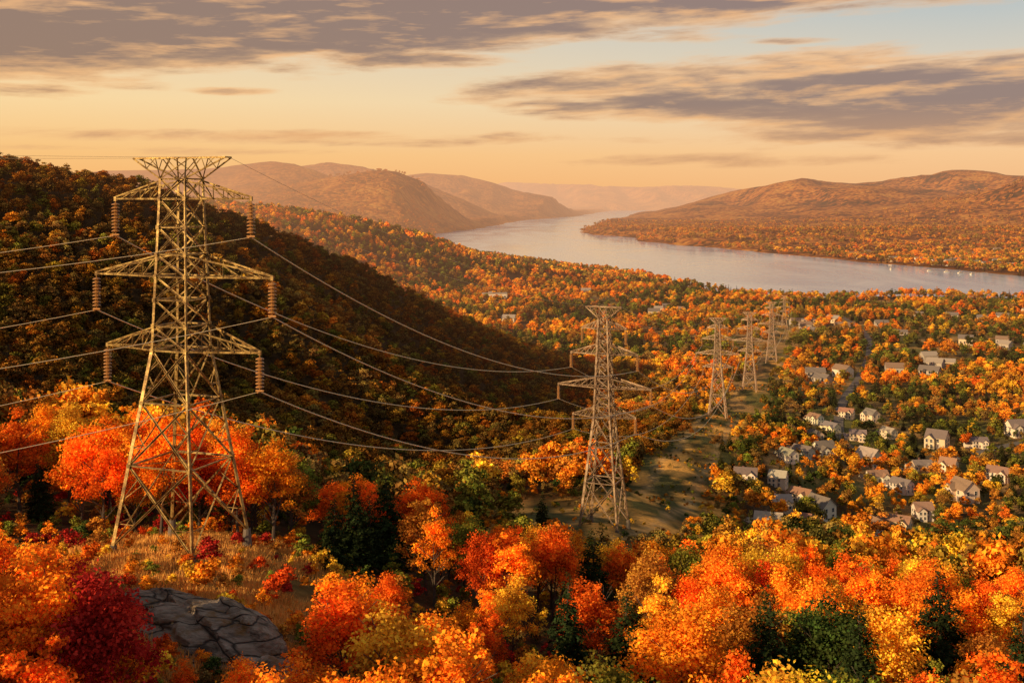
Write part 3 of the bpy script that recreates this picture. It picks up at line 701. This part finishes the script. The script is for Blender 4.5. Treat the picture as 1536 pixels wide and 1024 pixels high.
def attach(bx,by,bz,yaw,K,s3=1.,k=1.):
    R=Matrix.Rotation(math.radians(yaw),4,'Z'); out=[]
    for h_,a_,b_ in K['A'][:3]:
        for s_ in(-1,1): out.append(Vector((bx,by,bz))+R@(Vector((s_*h_,0,a_-.2-IL*s3))*k))
    for s_ in(-1,1): out.append(Vector((bx,by,bz))+R@(Vector((s_*K['hl'],0,K['zt']+.05))*k))
    return out
for i,(bx,by,yaw) in enumerate(TW):
    bz=H1(bx,by)+.2; K=[K1,K2,K3,K3,K3,K3][i]; ks=.72 if i==5 else 1.
    if i==0: bz=86.2
    e=ob('transmission_tower',None,loc=(bx,by,bz)); e.rotation_euler[2]=math.radians(yaw); e.scale=(ks,ks,ks)
    e['label']=['tall steel lattice pylon on grassy rocky knoll','steel lattice pylon in the grassy cleared corridor','steel lattice pylon on the valley corridor rise'][min(i,2)] if i<3 else 'distant steel lattice pylon above valley trees'
    e['category']='pylon'; e['group']='transmission towers carrying the power lines'
    ob('tower_frame',K['frame'],e); ob('top_crossbar',K['top'],e)
    if i<2:
        for ft in K['feet']: ob('footing',ME_foot,e,loc=ft)
    is_=1. if i==0 else .72
    for j,(h_,a_,b_) in enumerate(K['A']):
        for k,s_ in enumerate((-1,1)):
            ob('cross_arm',K['arms'][j][k],e); q_=ob('insulator',ME_ins,e,loc=(s_*h_,0,a_-.2)); q_.scale=(is_,is_,is_)
    ATT.append(attach(bx,by,bz,yaw,K,is_,ks))
ATT=[attach(-150,18,95,-50,K1)]+ATT
for i in range(len(ATT)-1):
    for j in range(8):
        p,q=ATT[i][j],ATT[i+1][j]; L=(q-p).length
        sag={0:7.5,1:5.5}.get(i,L*L/7500.+1); sag*= .45 if j>=6 else 1
        n=40; r=[.034,.062,.065,.06,.06,.06][i] if j<6 else [.015,.022,.028,.028,.028,.028][i]
        V=[];Fc=[]
        for k in range(n+1):
            t_=k/n; c=p.lerp(q,t_); c.z-=4*sag*t_*(1-t_); d=(q-p).normalized(); s_=d.cross(Vector((0,0,1))).normalized(); u_=s_.cross(d)
            V+=[c+s_*r,c+u_*r,c-s_*r,c-u_*r]
            if k<n: Fc+=[(k*4+m,k*4+(m+1)%4,k*4+4+(m+1)%4,k*4+4+m) for m in range(4)]
        ob('power_line',mk('power_line',V,Fc,M_wire),label='thin overhead conductor sagging between steel pylons' if j<6 else 'thin earth wire strung between pylon tops',category='power line',group='overhead wires between the pylons')
# ---------------------------------------------------------------- roads
M_road=simple('asphalt',(.16,.135,.11),.9,nscale=.7)
def strip(name,pts,w,mat,lb):
    pts=[Vector((a,b,0)) for a,b in pts]; P_=[]
    for k in range(len(pts)-1):
        p0=pts[max(k-1,0)];p1=pts[k];p2=pts[k+1];p3=pts[min(k+2,len(pts)-1)]
        for j in range(16):
            t_=j/16; P_.append(.5*((2*p1)+(p2-p0)*t_+(2*p0-5*p1+4*p2-p3)*t_*t_+(3*p1-p0-3*p2+p3)*t_**3))
    P_.append(pts[-1]); V=[]
    for k,p in enumerate(P_):
        d=(P_[min(k+1,len(P_)-1)]-P_[max(k-1,0)]).normalized(); n=Vector((-d.y,d.x,0))
        for s_ in(-1,1): a=p+n*s_*w/2; V.append((a.x,a.y,H1(a.x,a.y)+.3))
    Fc=[(2*k,2*k+1,2*k+3,2*k+2) for k in range(len(P_)-1)]
    ob(name,mk(name,V,Fc,mat),kind='structure',label=lb,category='road')
strip('road',road_pts,4.5,M_road,'narrow asphalt street through the village')
strip('road',road3,4.5,M_road,'asphalt road leading toward the town')
# ---------------------------------------------------------------- houses
def gable(b,x0,x1,y0,y1,z0,z1,rise,m=0):
    ym=(y0+y1)/2
    b.add([(x0,y0,z0),(x1,y0,z0),(x1,y1,z0),(x0,y1,z0),(x0,y0,z1),(x1,y0,z1),(x1,y1,z1),(x0,y1,z1),(x0,ym,z1+rise),(x1,ym,z1+rise)],
          [(0,1,5,4),(2,3,7,6),(1,2,6,9,5),(3,0,4,8,7)],m)
def groof(b,x0,x1,y0,y1,z1,rise,ov=.5,th=.22,m=0):
    ym=(y0+y1)/2; sl=rise/((y1-y0)/2); ya=y0-ov; yb=y1+ov; ze=z1-ov*sl+.03; zr=z1+rise+.03; xa=x0-ov; xb=x1+ov
    V=[(xa,ya,ze),(xb,ya,ze),(xb,ym,zr),(xa,ym,zr),(xa,yb,ze),(xb,yb,ze)]; V+=[(a,c,z_+th) for a,c,z_ in V]
    b.add(V,[(0,3,2,1),(3,4,5,2),(6,7,8,9),(9,8,11,10),(0,1,7,6),(4,10,11,5),(0,6,9,3),(3,9,10,4),(1,2,8,7),(2,5,11,8)],m)
def swap(b,start):
    for i in range(start,len(b.V)): v=b.V[i]; b.V[i]=(v[1],-v[0],v[2])
def house_parts(v):
    W_=[12,9.5,13][v]; D_=[7.5,7.5,8][v]; hw=[5.0,5.2,3.9][v]; rs=[2.6,3.2,2.8][v]
    wb=MB(); gable(wb,-W_/2,W_/2,-D_/2,D_/2,-2,hw,rs)
    rb=MB(); groof(rb,-W_/2,W_/2,-D_/2,D_/2,hw,rs)
    cx=[3,-2.2,3.6][v]; ww=2.4; k=len(wb.V); kr=len(rb.V)
    gable(wb,D_/2-1,D_/2+2.2,cx-ww,cx+ww,-2,hw-.6,2.0); groof(rb,D_/2-3.2,D_/2+2.2,cx-ww,cx+ww,hw-.6,2.0,.4)
    swap(wb,k); swap(rb,kr)
    if v!=1:
        gx0,gx1=(-W_/2-4.8,-W_/2-.02); gable(wb,gx0,gx1,-2.8,2.8,-2,2.6,1.5); groof(rb,gx0,gx1-.6,-2.8,2.8,2.6,1.5,.35)
    wins=[]
    yf=-D_/2; yw=-(D_/2+2.2)
    fl=(1.2,3.7) if v<2 else (1.5,)
    for z_ in fl:
        for x_ in np.arange(-W_/2+1.4,W_/2-1,2.4):
            if abs(x_-cx)>ww+.5 and not(z_<2 and abs(x_-(cx-ww-1.2*(1 if v!=1 else -1)))<.7): wins.append((x_,yf,z_,0))
        wins.append((cx-1.1,yw,z_,0)); wins.append((cx+1.1,yw,z_,0))
    for z_ in fl:
        for y_ in(-1.8,1.8):
            wins.append((W_/2,y_,z_,1)); 
            if v==1 or z_>2: wins.append((-W_/2,y_,z_,-1))
    dx=cx-ww-1.0 if v!=1 else cx+ww+1.0
    return wb.mesh('house_wall',M_wall),rb.mesh('house_roof',M_roof),wins,(dx,yf)
w=MB(); w.box(-.5,.5,-.05,.0,-.7,.7,0); 
for a in [(-.62,-.5,-.82,.82),(.5,.62,-.82,.82)]: w.box(a[0],a[1],-.1,.0,a[2],a[3],1)
w.box(-.5,.5,-.1,0,.7,.82,1); w.box(-.5,.5,-.1,0,-.82,-.7,1); w.box(-.5,.5,-.08,-.052,-.04,.04,1)
ME_win=w.mesh('window_pane',[M_glass,M_trim])
w=MB(); w.box(-.5,.5,-.08,0,-.0,2.1,0); w.box(-.64,-.5,-.12,0,0,2.25,1); w.box(.5,.64,-.12,0,0,2.25,1); w.box(-.5,.5,-.12,0,2.1,2.25,1)
ME_door=w.mesh('front_door',[M_door,M_trim])
w=MB(); w.box(-.45,.45,-.45,.45,0,3.2); w.box(-.55,.55,-.55,.55,3.2,3.4); ME_ch=w.mesh('chimney_stack',M_brick)
HT=[house_parts(v) for v in range(3)]
cn=['white','cream','tan','gray']
rn=['dark gray','brown','weathered gray']
for i,(px,py,wd,wc,v) in enumerate(HS):
    x_,y_=HP[i]; z_=H1(x_,y_); wl,rf,wins,dr=HT[v]
    rci=(i*7+v)%3
    e=ob('house',None,loc=(x_,y_,z_+.3)); e.rotation_euler[2]=random.uniform(-1.3,.35); s=wd/1647*y_/[15.5,10.5,16.5][v]*random.uniform(.85,1.02); s=min(max(s,.58),.9); e.scale=(s,s,s)
    e['label']='%s %s house with %s gabled roof among trees'%(cn[wc],'single-storey' if v==2 else 'two-storey',rn[rci]); e['category']='house'; e['group']='suburban houses in the valley'
    o=ob('wall',wl,e); o.color=jit(wallc[wc],.1)+(1,)
    o=ob('roof',rf,e); o.color=jit(roofc[rci],.15)+(1,)
    c=ob('chimney',ME_ch,o,loc=(-1.5,1.2,4.6))
    for (a,b_,c_,sd) in wins:
        q=ob('window',ME_win,e,loc=(a+sd*.003,b_-(0 if sd else .003),c_)); q.rotation_euler[2]={0:0,1:math.pi/2,-1:-math.pi/2}[sd]
    ob('door',ME_door,e,loc=(dr[0],dr[1]-.003,.0))
fh=[]
for v in range(3):
    b=MB(); W_=[11,12,10][v];D_=[8,8,8][v]; hw=[4.3,3.2,4.8][v]
    gable(b,-W_/2,W_/2,-D_/2,D_/2,-2,hw,2.4,0); groof(b,-W_/2,W_/2,-D_/2,D_/2,hw,2.4,m=1)
    for x_ in np.arange(-W_/2+1.6,W_/2-1,2.6): b.box(x_-.5,x_+.5,-D_/2-.06,-D_/2-.01,1.2,2.6,2)
    fh.append((b,v))
M_fw=[simple('painted_wall_'+n,c,.8) for n,c in (('white',(.88,.77,.60)),('cream',(.78,.60,.38)),('gray',(.50,.43,.35)))]
M_fr=[simple('far_roof_'+n,c,.9) for n,c in (('dark',(.22,.18,.15)),('gray',(.40,.33,.26)),('brown',(.30,.19,.12)))]
FM=[b.mesh('far_house',[M_fw[i],M_fr[(i+v)%3],M_glass]) for b,v in fh for i in range(3)]
for (x_,y_) in farH:
    o=ob('house',random.choice(FM),loc=(x_,y_,H1(x_,y_)+.2)); o.rotation_euler[2]=random.uniform(-1.1,.1); s=random.uniform(.75,1.05); o.scale=(s,s,s)
    o['label']='small pale house half hidden among autumn trees'; o['category']='house'; o['group']='houses scattered through the wooded valley'
for (px,py) in [(1242,388),(1252,391),(1405,399),(1425,400),(1437,397),(1470,402),(1484,404),(1500,398),(1520,404),(1380,396),(1340,393),(1300,384),(1500,380),(1460,385)]:
    d_=(CZ-3)*F/(py-300); x_=(px-768)/F*d_+20; y_=d_+60
    if rsdf(np.array([x_]),np.array([y_]))[0]<15: x_+=60;y_+=40
    o=ob('house',random.choice(FM),loc=(x_,y_,max(H1(x_,y_),0)+1)); o.scale=(1.5,1.5,1.5); o.rotation_euler[2]=random.uniform(-.6,.6)
    o['label']='small white shoreline house across the river'; o['category']='house'; o['group']='houses along the far river shore'
def block(name,x_,y_,W_,D_,hh_,rz,mat,lb):
    b=MB(); b.box(-W_/2,W_/2,-D_/2,D_/2,-2,hh_,0); b.box(-W_/2-.2,W_/2+.2,-D_/2-.2,D_/2+.2,hh_+.003,hh_+.6,1)
    b.box(-W_/4,-W_/4+4,-2,2,hh_+.6,hh_+2.2,1)
    for zf in np.arange(1.2,hh_-1.2,3.2):
        for xx in np.arange(-W_/2+1.5,W_/2-2,3.): b.box(xx,xx+1.7,-D_/2-.06,-D_/2-.01,zf,zf+1.5,2)
    o=ob(name,b.mesh(name,[mat,M_fr[1],M_glass]),loc=(x_,y_,H1(x_,y_)+.3),label=lb,category='building'); o.rotation_euler[2]=rz
a=hd(742,452,8); block('commercial_building',a[0],a[1],26,12,8,.1,M_fw[0],'long white flat-roofed commercial building among trees')
a=hd(1218,490,8); block('commercial_building',a[0],a[1],18,10,6,-.2,M_fw[1],'cream flat-roofed commercial block in the town')
a=hd(1005,545,10); block('commercial_building',a[0]+14,a[1],12,7,4,.3,M_fw[1],'low cream roadside building near the pylons')
def boat():
    b=MB(); n=8; hull=[]
    for k in range(n+1):
        t_=k/n; x_=-5+10*t_; w_=1.6*(1-t_**3)+.02; hull.append((x_,w_))
    V=[];Fc=[]
    for x_,w_ in hull: V+=[(x_,-w_,1.1),(x_,-w_*.6,-.4),(x_,w_*.6,-.4),(x_,w_,1.1)]
    for k in range(n):
        for m_ in range(3): Fc.append((k*4+m_,k*4+m_+1,k*4+5+m_,k*4+4+m_))
        Fc.append((k*4+3,k*4,k*4+4,k*4+7))
    Fc.append((0,3,2,1)); b.add(V,Fc,0); h_=b.mesh('hull',M_fw[0])
    c=MB(); c.add([(-2.5,-1.1,1.103),(2,-1.1,1.103),(2,1.1,1.103),(-2.5,1.1,1.103),(-2.2,-.9,2.7),(.9,-.9,2.7),(.9,.9,2.7),(-2.2,.9,2.7)],[(0,1,5,4),(1,2,6,5),(2,3,7,6),(3,0,4,7),(4,5,6,7)])
    return h_,c.mesh('cabin',M_fw[2])
bh,bc=boat()
for (x_,y_,r_) in [(735,1800,.4),(725,1830,.2),(742,1770,.6),(708,1860,.3),(655,1900,1.2)]:
    e=ob('motor_boat',None,loc=(x_,y_,.2)); e.rotation_euler[2]=r_; e['label']='small white motor boat moored near the far shore'; e['category']='boat'; e['group']='boats by the far shore'
    ob('hull',bh,e); ob('cabin',bc,e)
b=MB(); b.box(-22,22,-1.5,1.5,.8,1.2); 
for k in range(-20,21,8): b.box(k-.2,k+.2,-1.3,-.9,-4,.797)
o=ob('jetty',b.mesh('jetty',M_fw[2]),loc=(760,1800,0),label='pale wooden jetty reaching into the river',category='jetty'); o.rotation_euler[2]=.2
# ---------------------------------------------------------------- world, sun
TOSUN=Vector((-.83,-.56,0)).normalized(); EL=math.radians(20)
ts=Vector((TOSUN.x*math.cos(EL),TOSUN.y*math.cos(EL),math.sin(EL)))
sl=bpy.data.lights.new('sun','SUN'); sl.energy=5; sl.angle=math.radians(.5); sl.color=(1,.69,.36)
so=ob('sun',sl); so.rotation_euler=(-ts).to_track_quat('-Z','Y').to_euler()
wd=bpy.data.worlds.new('World'); sc.world=wd; wd.use_nodes=True; t=NT(wd.node_tree)
try: wd.cycles.sampling_method='NONE'
except Exception as ex: print(ex)
sky=t.n('ShaderNodeTexSky',sky_type='NISHITA'); sky.sun_disc=False; sky.sun_elevation=EL; sky.sun_rotation=math.atan2(ts.x,ts.y); sky.dust_density=3
G=t.n('ShaderNodeTexCoord').outputs['Generated']; sp=t.n('ShaderNodeSeparateXYZ'); t.set(sp.inputs[0],G)
x_,y_,z_=sp.outputs
az=t.m('ARCTAN2',x_,y_); hl_=t.m('SQRT',t.m('MAXIMUM',t.m('SUBTRACT',1.,t.m('MULTIPLY',z_,z_)),.001)); el=t.m('DIVIDE',z_,hl_)
ef=t.m('MULTIPLY',el,2.5,clamp=True)
left=t.ramp(ef,[(0,(1.0,.47,.15)),(.10,(1.0,.575,.215)),(.22,(1.0,.72,.37)),(.42,(.80,.68,.51)),(.7,(.38,.37,.38)),(1,(.22,.21,.23))])
right=t.ramp(ef,[(0,(.94,.50,.22)),(.10,(.98,.60,.30)),(.22,(.84,.69,.49)),(.40,(.54,.575,.555)),(.7,(.35,.37,.41)),(1,(.21,.21,.24))])
kk=t.m('MULTIPLY_ADD',az,1.25,.5,clamp=True)
base=t.mix(kk,left,right)
cv=t.n('ShaderNodeCombineXYZ'); t.set(cv.inputs[0],t.m('MULTIPLY',az,4.4)); t.set(cv.inputs[1],t.m('MULTIPLY',t.m('SUBTRACT',el,t.m('MULTIPLY',az,.03)),30.)); cv.inputs[2].default_value=3.3
n1=t.noise(cv.outputs[0],1.5,8,.6,.15)
n1b=t.noise(t.vm('ADD',cv.outputs[0],(0.02,.24,0)),1.5,5,.6,.15)
nc=t.noise(t.vm('ADD',cv.outputs[0],(7.,2.,1.)),2.0,5,.6)
def ell(px,py,wx,wy,s=0.):
    a0=math.atan((px-768)/F); e0=(300-py)/F*math.cos(a0); ra=wx/F; re=wy/F
    da=t.m('SUBTRACT',az,a0); de=t.m('SUBTRACT',t.m('SUBTRACT',el,e0),t.m('MULTIPLY',da,s)) if s else t.m('SUBTRACT',el,e0)
    q=t.m('ADD',t.m('POWER',t.m('DIVIDE',da,ra),2.),t.m('POWER',t.m('DIVIDE',de,re),2.)); return t.m('SUBTRACT',1.,q)
e0=t.m('MULTIPLY_ADD',az,.095,.105+.095*.436-.014)
m1=t.m('MINIMUM',t.m('DIVIDE',t.m('SUBTRACT',el,e0),.015),2.3)
m1=t.m('MINIMUM',m1,t.m('DIVIDE',t.m('SUBTRACT',.30,el),.05))
mk_=t.m('MAXIMUM',m1,-1.3)
for args,wt in [((1270,138,440,48,-.02),1.6),((840,163,110,17),1.2),((1430,150,330,48),1.8),((520,208,480,12),1.05),((1400,205,330,22),.95),((360,137,80,7),.7),((20,130,90,8),.9),((600,88,190,14),1.0),((1190,62,80,7),.5),((1150,240,280,14),.65),((250,225,320,9),.5)]:
    mk_=t.m('MAXIMUM',mk_,t.m('ADD',t.m('MINIMUM',ell(*args),1.),wt-1.))
den=t.m('MULTIPLY_ADD',mk_,.58,t.m('MULTIPLY',t.m('SUBTRACT',n1,.5),2.8))
dd=t.sstep(den,-.12,.55)
lit=t.m('MULTIPLY',t.m('SUBTRACT',n1b,n1),6.5,clamp=True)
thick=t.sstep(t.m('ADD',t.m('MULTIPLY',den,.85),t.m('MULTIPLY',t.m('SUBTRACT',nc,.5),1.2)),.02,.85)
lowf=t.m('SUBTRACT',1.,t.m('DIVIDE',el,.085),clamp=True)
cloudc=t.mix(thick,(.92,.52,.23),(.29,.18,.135))
cloudc=t.mix(kk,cloudc,t.vm('MULTIPLY',cloudc,(1.0,1.08,1.28)))
cloudc=t.mix(t.m('MULTIPLY',lit,.75),cloudc,(.94,.50,.21))
cloudc=t.mix(t.m('MULTIPLY',lowf,1.2,clamp=True),cloudc,(.74,.39,.18))
col=t.mix(t.m('MULTIPLY',dd,.93),base,cloudc)
nis=t.n('ShaderNodeVectorMath',operation='SCALE'); t.set(nis.inputs[0],sky.outputs[0]); nis.inputs['Scale'].default_value=.08
col=t.mix(.06,col,nis.outputs[0])
bg=t.n('ShaderNodeBackground'); t.set(bg.inputs[0],col); bg.inputs[1].default_value=1.
o=t.n('ShaderNodeOutputWorld'); t.set(o.inputs[0],bg.outputs[0])
# ---------------------------------------------------------------- camera
cd=bpy.data.cameras.new('camera'); cd.sensor_width=36; cd.lens=36*F/1536; cd.shift_y=-212/1536; cd.clip_end=60000; cd.clip_start=.5
co=ob('camera',cd,loc=(0,0,CZ)); co.rotation_euler=(math.pi/2,0,0); sc.camera=co
